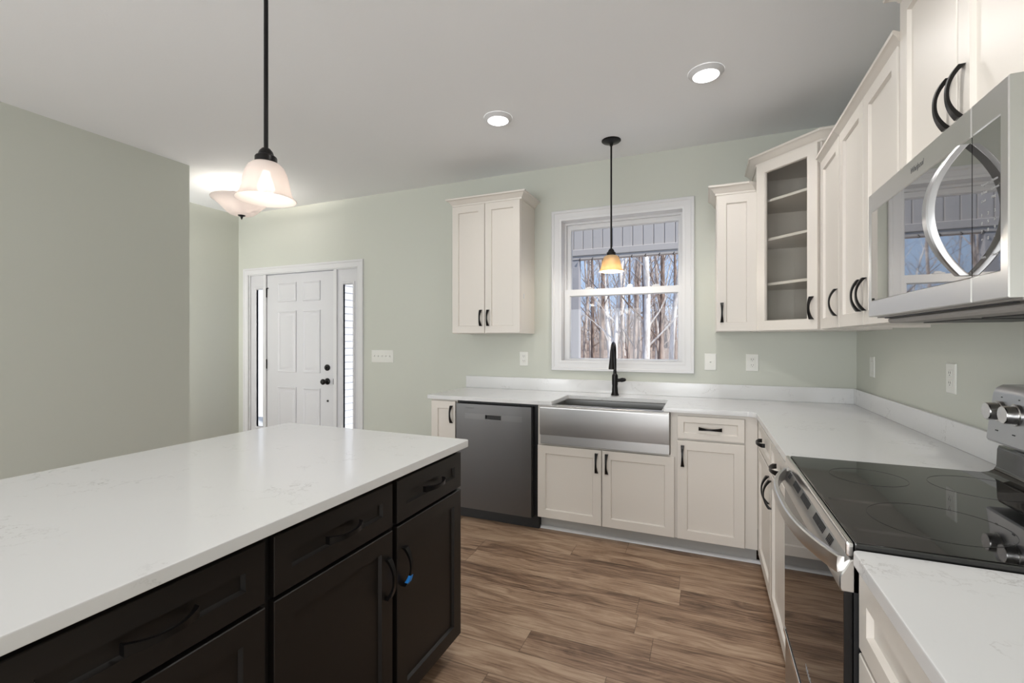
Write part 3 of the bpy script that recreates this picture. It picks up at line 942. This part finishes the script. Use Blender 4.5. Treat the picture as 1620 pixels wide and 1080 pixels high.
# vent slots on the sloping rail
sl = math.atan2(0.025, 0.012)
for g0, n in ((0.07, 4), (0.165, 11), (0.29, 13), (0.46, 13), (0.60, 5)):
    bm = NB()
    for k in range(n):
        x = g0 + k * 0.0085
        s0 = len(bm.verts)
        box(bm, x, x + 0.0045, -0.0006, 0.0006, -0.009, 0.009)
        bm.verts.ensure_lookup_table()
        bmesh.ops.transform(bm, matrix=Matrix.Translation((0, -0.6522, 0.8748)) @ Matrix.Rotation(-(PI / 2 - sl), 4, 'X'), verts=bm.verts[s0:])
    part('vent_slot', bm, M['slot'], od)
bm = NB()
loops = []
n = 28
for i in range(n + 1):
    t = -1 + 2 * i / n
    o = 0.664 + 0.060 * (1 - abs(t) ** 2.6)
    x = RW / 2 + t * (RW / 2 - 0.022)
    th = 0.012
    loops.append([(x, -o + th, 0.852), (x, -o + 0.002, 0.850), (x, -o, 0.853), (x, -o - 0.001, 0.868), (x, -o, 0.884), (x, -o + 0.003, 0.887), (x, -o + th, 0.886)])
rings(bm, loops, True, True, True)
part('handle', bm, M['steel_h'], od, 'bowed steel bar handle')
lettering('logo', 'Whirlpool', 0.026, M['marking'], od, (0.375, -0.6574, 0.412), FRONT, 0.1, 1.0)
bm = NB(); box(bm, 0.003, RW - 0.003, -0.655, -0.627, 0.082, 0.303, 0.004, 2); dwr = part('drawer', bm, M['steel'], rg)
bm = NB(); box(bm, 0.003, RW - 0.003, -0.661, -0.640, 0.304, 0.320, 0.003, 2); part('lip', bm, M['chrome'], dwr)

# ------------------------------------------------------------------ microwave
mw = thing('microwave', 'stainless over-the-range microwave with dark glass and bowed handle', 'microwave', (-0.002, -1.788, 1.410), -PI / 2)
MWW, MH, MF = 0.768, 0.402, -0.414
bm = NB(); box(bm, 0.004, MWW - 0.004, -0.390, 0, 0.004, MH, 0.002); part('body', bm, M['grey_metal'], mw)
bm = NB(); box(bm, 0.006, MWW - 0.006, -0.392, -0.02, -0.004, 0.004)
box(bm, 0.03, MWW - 0.03, -0.372, -0.03, -0.022, -0.004, 0.006)
base = part('bottom_plate', bm, M['grey_metal'], mw, 'grey underside with filters')
for x0, x1 in ((0.09, 0.36), (0.41, 0.68)):
    bm = NB(); box(bm, x0, x1, -0.30, -0.10, -0.0245, -0.0215); part('grease_filter', bm, M['black_plastic'], base)
bm = NB(); box(bm, 0.05, MWW - 0.05, -0.385, -0.375, -0.007, -0.003); part('vent_grille', bm, M['black_plastic'], base)
gz0, gz1, gx0, gx1, seamx = 0.052, 0.340, 0.024, 0.742, 0.642
def cframe(bm, left):
    if left:
        pts = [(0, 0), (seamx - 0.001, 0), (seamx - 0.001, gz0), (gx0, gz0), (gx0, gz1), (seamx - 0.001, gz1), (seamx - 0.001, MH), (0, MH)]
    else:
        pts = [(seamx + 0.001, 0), (MWW, 0), (MWW, MH), (seamx + 0.001, MH), (seamx + 0.001, gz1), (gx1, gz1), (gx1, gz0), (seamx + 0.001, gz0)]
    prism(bm, pts, MF, -0.3905, 0.002, 1, 'y')
bm = NB(); cframe(bm, True); mdoor = part('door', bm, M['steel_h'], mw)
bm = NB(); box(bm, gx0 + 0.0005, seamx - 0.0015, MF + 0.0015, -0.395, gz0 + 0.0005, gz1 - 0.0005); part('window', bm, M['mirror_glass'], mdoor)
bm = NB(); cframe(bm, False); mpan = part('control_frame', bm, M['steel_h'], mw)
bm = NB(); box(bm, seamx + 0.0015, gx1 - 0.0005, MF + 0.0015, -0.395, gz0 + 0.0005, gz1 - 0.0005); keys = part('control_panel', bm, M['mirror_glass'], mpan)
bm = NB()
loops = []
n = 26
for i in range(n + 1):
    t = -1 + 2 * i / n
    o = 0.002 + 0.058 * (1 - abs(t) ** 2.1)
    z = (gz0 + gz1) / 2 - 0.002 + t * 0.136
    th = 0.010 + 0.004 * t * t
    hw_ = 0.0155 - 0.004 * t * t
    cx = 0.622
    loops.append([(cx - hw_, MF - o + 0.003, z), (cx - hw_ + 0.002, MF - o, z), (cx - hw_ + 0.003, MF - o - th + 0.003, z), (cx - hw_ + 0.006, MF - o - th, z), (cx + hw_ - 0.006, MF - o - th, z), (cx + hw_ - 0.003, MF - o - th + 0.003, z), (cx + hw_ - 0.002, MF - o, z), (cx + hw_, MF - o + 0.003, z)])
rings(bm, loops, True, True, True)
part('handle', bm, M['panel_steel'], mdoor, 'bowed steel door handle')
lettering('logo', 'Whirlpool', 0.021, M['logo'], mdoor, (0.338, MF - 0.0004, 0.364), FRONT, 0.35, 0.9)
rows = [(0.226, ['Popcorn', 'Potato']), (0.210, ['Reheat', 'Defrost']), (0.194, ['Cook', 'Melt']), (0.166, ['1', '2', '3']), (0.150, ['4', '5', '6']), (0.134, ['7', '8', '9']), (0.118, ['+', '0', '-']), (0.084, ['Start', 'Cancel'])]
for z, ws in rows:
    for k, wd_ in enumerate(ws):
        x = seamx + 0.034 + k * (0.036 if len(ws) == 2 else 0.022)
        lettering('key_label', wd_, 0.0075 if len(ws) == 2 else 0.0095, M['marking'], keys, (x, MF + 0.0012, z), FRONT)

# ------------------------------------------------------------------ switch plates and outlets
def plate(name, label, loc, rz, w, kind, n=1, h=0.122):
    t = thing(name, label, 'outlet' if kind == 'outlet' else 'switch', loc, rz, 'white wall plates')
    bm = NB()
    def R(k, y): return [(-w / 2 + k, y, -h / 2 + k), (w / 2 - k, y, -h / 2 + k), (w / 2 - k, y, h / 2 - k), (-w / 2 + k, y, h / 2 - k)]
    rings(bm, [R(0, -0.0005), R(0, -0.003), R(0.004, -0.006)], True, True, True)
    part('cover_plate', bm, M['plate'], t)
    if kind == 'outlet':
        for z in (-0.020, 0.020):
            bm = NB(); box(bm, -0.017, 0.017, -0.0085, -0.0062, z - 0.014, z + 0.014, 0.002); r = part('receptacle', bm, M['plate'], t)
            for dx in (-0.0065, 0.0065):
                bm = NB(); box(bm, dx - 0.0012, dx + 0.0012, -0.0089, -0.0084, z - 0.001, z + 0.008); part('slot', bm, M['slot'], r)
            bm = NB(); disc(bm, 0.0022, (0, -0.0087, z - 0.007), 10, 0.0006, 'y'); part('ground_hole', bm, M['slot'], r)
    elif kind == 'toggle':
        for k in range(n):
            x = (k - (n - 1) / 2) * 0.046
            bm = NB(); box(bm, x - 0.005, x + 0.005, -0.0075, -0.0062, -0.012, 0.012); prism(bm, [(-0.0075, -0.004), (-0.0075, 0.006), (-0.017, 0.010), (-0.018, 0.003)], x - 0.004, x + 0.004, 0, 1, 'x')
            part('toggle', bm, M['plate'], t)
    else:
        bm = NB(); box(bm, -0.016, 0.016, -0.009, -0.0062, -0.033, 0.033, 0.002); part('rocker', bm, M['plate'], t)
    return t
plate('light_switch', 'wide white five-toggle switch plate right of the front door', (-3.833, 0, 1.176), 0, 0.262, 'toggle', 5)
plate('wall_outlet', 'white outlet under the wall cabinet left of the window', (-2.346, 0, 1.176), 0, 0.078, 'outlet')
plate('light_switch', 'white single switch plate just right of the window', (-0.883, 0, 1.175), 0, 0.080, 'toggle', 1)
plate('wall_outlet', 'white outlet under the glass corner cabinet, right of a switch', (-0.611, 0, 1.175), 0, 0.080, 'outlet')
plate('light_switch', 'white plate on the right wall close to the room corner', (0, -0.316, 1.175), -PI / 2, 0.080, 'rocker')
plate('wall_outlet', 'white outlet on the right wall beside the stove', (0, -1.267, 1.179), -PI / 2, 0.080, 'outlet')

# ------------------------------------------------------------------ lamps
for x, y, watts, lab in ((-2.155, -0.955, 12, 'round recessed ceiling light left of the sink pendant'), (-0.915, -0.985, 24, 'round recessed ceiling light right of the sink pendant, nearer the cabinets')):
    t = thing('recessed_light', lab, 'ceiling light', (x, y, CEIL), 0, 'recessed ceiling lights')
    bm = NB(); lathe(bm, [(0.092, -0.0005), (0.091, -0.004), (0.084, -0.008), (0.069, -0.020), (0.066, -0.020)], (0, 0, 0), 40)
    part('trim_ring', bm, M['trim'], t)
    bm = NB(); lathe(bm, [(0.067, -0.019), (0.060, -0.0225), (0.03, -0.025), (0.004, -0.0255)], (0, 0, 0), 40, 'z', False, True)
    part('lens', bm, M['lens'], t)
    lamp('recessed_glow', 'SPOT', (x, y, CEIL - 0.035), watts, (1.0, 0.97, 0.94), spot_size=math.radians(150), spot_blend=0.6, shadow_soft_size=0.06)

def pendant(label, x, y, rim, glass, r, canopy_r, rod_r, energy):
    t = thing('pendant_lamp', label, 'pendant lamp', (x, y, CEIL), 0, 'bell glass pendants')
    bm = NB(); lathe(bm, [(canopy_r, -0.0005), (canopy_r, -0.006), (canopy_r * 0.9, -0.012), (canopy_r * 0.35, -0.020), (0.012, -0.024), (0.011, -0.04)], (0, 0, 0), 32, 'z', False, True)
    part('canopy', bm, M['black'], t)
    top = rim + 1.30 * r                # where the glass meets the fitter
    bm = NB(); tube(bm, [(0, 0, -0.03), (0, 0, top + 0.045 - CEIL)], rod_r, 12); part('rod', bm, M['black'], t)
    zt = top - CEIL
    k = r / 0.1
    bm = NB(); lathe(bm, [(0.008, 0.052 * k), (0.014 * k, 0.050 * k), (0.022 * k, 0.040 * k), (0.027 * k, 0.026 * k), (0.034 * k, 0.022 * k), (0.036 * k, 0.018 * k), (0.036 * k, -0.002), (0.030 * k, -0.006)], (0, 0, zt), 28, 'z', True, True)
    part('fitter', bm, M['black'], t)
    prof = [(0.030, 1.30), (0.045, 1.26), (0.058, 1.14), (0.068, 0.92), (0.0745, 0.66), (0.079, 0.42), (0.084, 0.22), (0.092, 0.08), (0.100, 0.0)]
    prof = [(a * k, b * r) for a, b in prof]
    inn = [(max(a - 0.003, 0.01), b - 0.001) for a, b in prof[::-1]]
    bm = NB(); lathe(bm, prof + [(prof[-1][0] - 0.0015, -0.0015)] + inn, (0, 0, rim - CEIL), 48)
    part('shade', bm, glass, t)
    bz = rim + 0.55 * r - CEIL
    bm = NB(); lathe(bm, [(0.012, 0.055), (0.014, 0.04), (0.024, 0.018), (0.029, 0.0), (0.026, -0.016), (0.014, -0.027), (0.003, -0.030)], (0, 0, bz - 0.01), 20, 'z', True, True)
    part('bulb', bm, M['bulb'], t)
    lamp('pendant_glow', 'POINT', (x, y, rim + 0.18 * r - 0.028), energy, (1.0, 0.92, 0.80), shadow_soft_size=0.022)
    return t
pendant('white frosted glass bell pendant on a long black rod over the island', -2.359, -2.496, 1.833, M['frosted'], 0.100, 0.062, 0.0075, 0.6)
pendant('small amber glass bell pendant hanging in front of the window', -1.542, -0.337, 1.828, M['amber'], 0.090, 0.068, 0.0065, 5.5)

ex, ey = -4.945, -0.655
t = thing('ceiling_lamp', 'white glass bowl lamp under the foyer ceiling near the front door', 'ceiling lamp', (ex, ey, CEIL))
bm = NB(); lathe(bm, [(0.080, -0.0005), (0.080, -0.012), (0.062, -0.028), (0.02, -0.036), (0.011, -0.04)], (0, 0, 0), 28, 'z', False, True)
part('canopy', bm, M['grey_metal'], t)
bm = NB(); tube(bm, [(0, 0, -0.03), (0, 0, -0.27)], 0.006, 10); part('stem', bm, M['black'], t)
prof = [(0.030, -0.262), (0.085, -0.258), (0.105, -0.250), (0.135, -0.225), (0.185, -0.172), (0.225, -0.136), (0.252, -0.120), (0.256, -0.112)]
bm = NB(); lathe(bm, prof + [(0.252, -0.110)] + [(a - 0.004, b + 0.005) for a, b in prof[::-1]], (0, 0, 0), 48)
part('shade', bm, M['bowl_glass'], t)
bm = NB(); lathe(bm, [(0.034, -0.258), (0.030, -0.268), (0.012, -0.276), (0.010, -0.286), (0.004, -0.298), (0.001, -0.304)], (0, 0, 0), 20, 'z', True, True)
part('finial', bm, M['black'], t)
for a in (0.5, 0.5 + 2 * PI / 3, 0.5 + 4 * PI / 3):
    bx, by = 0.10 * math.cos(a), 0.10 * math.sin(a)
    bm = NB(); lathe(bm, [(0.012, 0.05), (0.016, 0.035), (0.027, 0.012), (0.030, -0.005), (0.022, -0.022), (0.006, -0.030)], (bx, by, -0.185), 18, 'z', True, True)
    part('bulb', bm, M['bulb'], t)
    lamp('foyer_glow', 'POINT', (ex + bx, ey + by, CEIL - 0.13), 4.0, (1.0, 0.93, 0.84), shadow_soft_size=0.03)

# ------------------------------------------------------------------ outdoors
rnd = random.Random(7)
GZ = -0.55
def gz(x, y):
    return GZ + max(0.0, y - 5) * 0.028 + 0.12 * math.sin(x * 0.3 + y * 0.21)
bm = NB()
nx, ny = 40, 36
grid = [[bm.verts.new((-45 + 75 * i / nx, 0.16 + 70 * j / ny, gz(-45 + 75 * i / nx, 0.16 + 70 * j / ny) if j > 0 else GZ)) for i in range(nx + 1)] for j in range(ny + 1)]
for j in range(ny):
    for i in range(nx):
        bm.faces.new((grid[j][i], grid[j][i + 1], grid[j + 1][i + 1], grid[j + 1][i]))
struct('ground', bm, M['litter'], 'brown leaf-covered ground among the trees', 'ground')

# porch: slab, board header seen through the upper sash, post, soffit
bm = NB(); box(bm, -9.0, 1.0, 0.16, 2.55, GZ, -0.12); struct('porch_floor', bm, M['concrete'], 'concrete porch slab outside the window', 'porch')
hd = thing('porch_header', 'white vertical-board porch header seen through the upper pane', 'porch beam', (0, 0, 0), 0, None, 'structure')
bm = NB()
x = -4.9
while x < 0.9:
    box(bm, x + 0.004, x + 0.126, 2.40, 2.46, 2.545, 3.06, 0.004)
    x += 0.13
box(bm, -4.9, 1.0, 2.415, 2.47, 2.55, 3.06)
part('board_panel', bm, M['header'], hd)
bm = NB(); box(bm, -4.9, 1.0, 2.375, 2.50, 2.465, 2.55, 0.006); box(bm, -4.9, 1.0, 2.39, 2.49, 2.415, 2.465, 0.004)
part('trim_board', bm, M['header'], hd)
for i in range(20):
    bm = NB(); tube(bm, [(-2.8 + i * 0.17, 2.372, 2.43), (-2.815 + i * 0.17, 2.366, 2.405), (-2.80 + i * 0.17, 2.37, 2.395)], 0.006, 6)
    part('light_clip', bm, M['black'], hd)
bm = NB(); box(bm, -2.600, -2.485, 2.40, 2.50, -0.12, 2.415, 0.004); box(bm, -2.62, -2.465, 2.385, 2.515, -0.12, 0.05, 0.004)
tag(struct('porch_post', bm, M['post']), 'shaded white porch post at the left edge of the window', 'post')

# lap siding beside the front door, added white wall beyond, turned to the sun to glare
bm = NB()
z = GZ
while z < 3.0:
    prism(bm, [(-0.0, z), (0.016, z), (0.004, z + 0.105), (0.0, z + 0.105)], 0.0, 3.2, 0, 1, 'y') if False else None
    rings(bm, [[(-5.9, 0.95, z), (-5.884, 0.95, z), (-5.896, 0.95, z + 0.107), (-5.9, 0.95, z + 0.107)], [(-5.9, 4.4, z), (-5.884, 4.4, z), (-5.896, 4.4, z + 0.107), (-5.9, 4.4, z + 0.107)]], True, True, True)
    z += 0.104
box(bm, -6.05, -5.9, 0.95, 4.4, GZ, 3.0)
struct('wall_siding', bm, M['siding'], 'pale lap-sided outside wall behind the right sidelight', 'wall')
bm = NB(); prism(bm, [(-11.8, 0.3), (-7.2, 4.9), (-7.3, 5.0), (-11.9, 0.4)], GZ, 3.6)
struct('wall_backdrop', bm, M['vinyl'], 'added white wall angled to catch sun behind the left sidelight', 'wall')

# bare trees
def limb(bm, p, d, ln, r0, r1, n, wob, seg):
    pts, rad = [p.copy()], [r0]
    d = d.normalized()
    for i in range(1, n + 1):
        d = (d + Vector((rnd.uniform(-wob, wob), rnd.uniform(-wob, wob), rnd.uniform(-wob * 0.3, wob * 0.5)))).normalized()
        pts.append(pts[-1] + d * (ln / n))
        rad.append(r0 + (r1 - r0) * i / n)
    tube(bm, pts, rad, seg, False)
    return pts, rad

def tree_mesh(name, h, r, m, wob, nb, lean=0.03):
    bm = NB()
    pts, rad = limb(bm, Vector((0, 0, -0.3)), Vector((rnd.uniform(-lean, lean), rnd.uniform(-lean, lean), 1)), h, r, r * 0.22, 12, wob, 8)
    for k in range(nb):
        f = 0.10 + 0.85 * (k + rnd.random()) / nb
        i = f * 12
        j = min(int(i), 11)
        p = pts[j].lerp(pts[j + 1], i - j)
        rr = rad[j] * 0.27
        a = rnd.uniform(0, 2 * PI)
        up_ = rnd.uniform(0.6, 2.1)
        d = Vector((math.cos(a), math.sin(a), up_))
        ln = h * rnd.uniform(0.10, 0.24) * (1.15 - 0.6 * f)
        b, br = limb(bm, p, d, ln, rr, rr * 0.25, 5, 0.22, 5)
        for q in range(5):
            s = rnd.randint(1, 5)
            a2 = rnd.uniform(0, 2 * PI)
            d2 = Vector((math.cos(a2), math.sin(a2), rnd.uniform(0.1, 1.3))) + (b[-1] - b[0]).normalized()
            limb(bm, b[s], d2, ln * rnd.uniform(0.3, 0.6), max(br[s] * 0.45, 0.005), 0.003, 3, 0.25, 4)
    me_o = link_mesh(name, bm, m, None, 60)
    return me_o

kinds = []
for k in range(4):
    kinds.append((tree_mesh('bare_tree', rnd.uniform(11, 15), rnd.uniform(0.07, 0.11), M['bark_grey'], 0.05, 22), 'slender grey-brown bare tree beyond the sink window'))
for k in range(3):
    kinds.append((tree_mesh('bare_tree', rnd.uniform(12, 16), rnd.uniform(0.09, 0.13), M['bark_dark'], 0.04, 22), 'dark thick-trunked bare tree beyond the sink window'))
for k in range(3):
    kinds.append((tree_mesh('bare_tree', rnd.uniform(10, 14), rnd.uniform(0.08, 0.13), M['bark_pale'], 0.06, 16), 'pale-barked bare tree beyond the sink window'))
protos = [k[0] for k in kinds]
used = set()
def place_tree(x, y, k, s, rot, label=None):
    src, lab = kinds[k]
    o = src if k not in used else src.copy()
    if k in used:
        COL.objects.link(o)
    used.add(k)
    o.location = (x, y, gz(x, y))
    o.rotation_euler = (0, 0, rot)
    o.scale = (s, s, s)
    tag(o, label or lab, 'tree', 'bare winter trees outside')
    return o
def at(u, y):
    """point on the ground y metres beyond the wall on the sight line through picture column u"""
    a = (u - 810) / 727.623
    s_, c_ = math.sin(0.3972), math.cos(0.3972)
    dx, dy = -s_ + a * c_, c_ + a * s_
    return -0.9201 + dx * (y + 3.6655) / dy
for u, y, k, s in ((925, 15, 0, 1.0), (938, 22, 4, 1.0), (951, 13, 5, 0.9), (966, 17, 8, 1.1), (972, 11, 7, 0.9), (985, 20, 1, 1.1), (1003, 16, 2, 1.0), (1018, 10.5, 9, 1.0), (1024, 14, 6, 0.9), (1043, 12, 4, 0.85), (1049, 19, 3, 1.0), (1062, 16, 8, 1.1), (1068, 24, 5, 1.0)):
    place_tree(at(u, y), y, k, s, rnd.uniform(0, 6.28))
for i in range(55):
    y = rnd.uniform(13, 42)
    x = -1.4 - 0.165 * y + rnd.uniform(-1, 1) * (1.5 + 0.34 * y)
    place_tree(x, y, rnd.choice((0, 1, 2, 3, 0, 1, 2, 3, 4, 7, 8, 9)), rnd.uniform(0.75, 1.25), rnd.uniform(0, 6.28))

# the far woods: more thin trunks than anyone could count
bm = NB()
for i in range(520):
    y = rnd.uniform(40, 66)
    x = -1.4 - 0.165 * y + rnd.uniform(-1, 1) * (3 + 0.42 * y)
    r = rnd.uniform(0.05, 0.16)
    h = rnd.uniform(1.5, 5.0)
    z0 = gz(x, y)
    lx = rnd.uniform(-0.6, 0.6)
    tube(bm, [(x, y, z0 - 0.2), (x + lx * 0.3, y, z0 + h * 0.4), (x + lx, y, z0 + h)], [r, r * 0.7, 0.02], 5, False)
    for q in range(5):
        zz = z0 + h * rnd.uniform(0.15, 0.9)
        dx = rnd.uniform(-1.6, 1.6)
        tube(bm, [(x, y, zz), (x + dx * 0.5, y, zz + 0.5), (x + dx, y, zz + rnd.uniform(0.6, 1.7))], [0.035, 0.025, 0.01], 4, False)
o = link_mesh('distant_woods', bm, M['bark_grey'], None, 60)
tag(o, 'dense distant bare woods behind the nearer trees', 'woods', None, 'stuff')
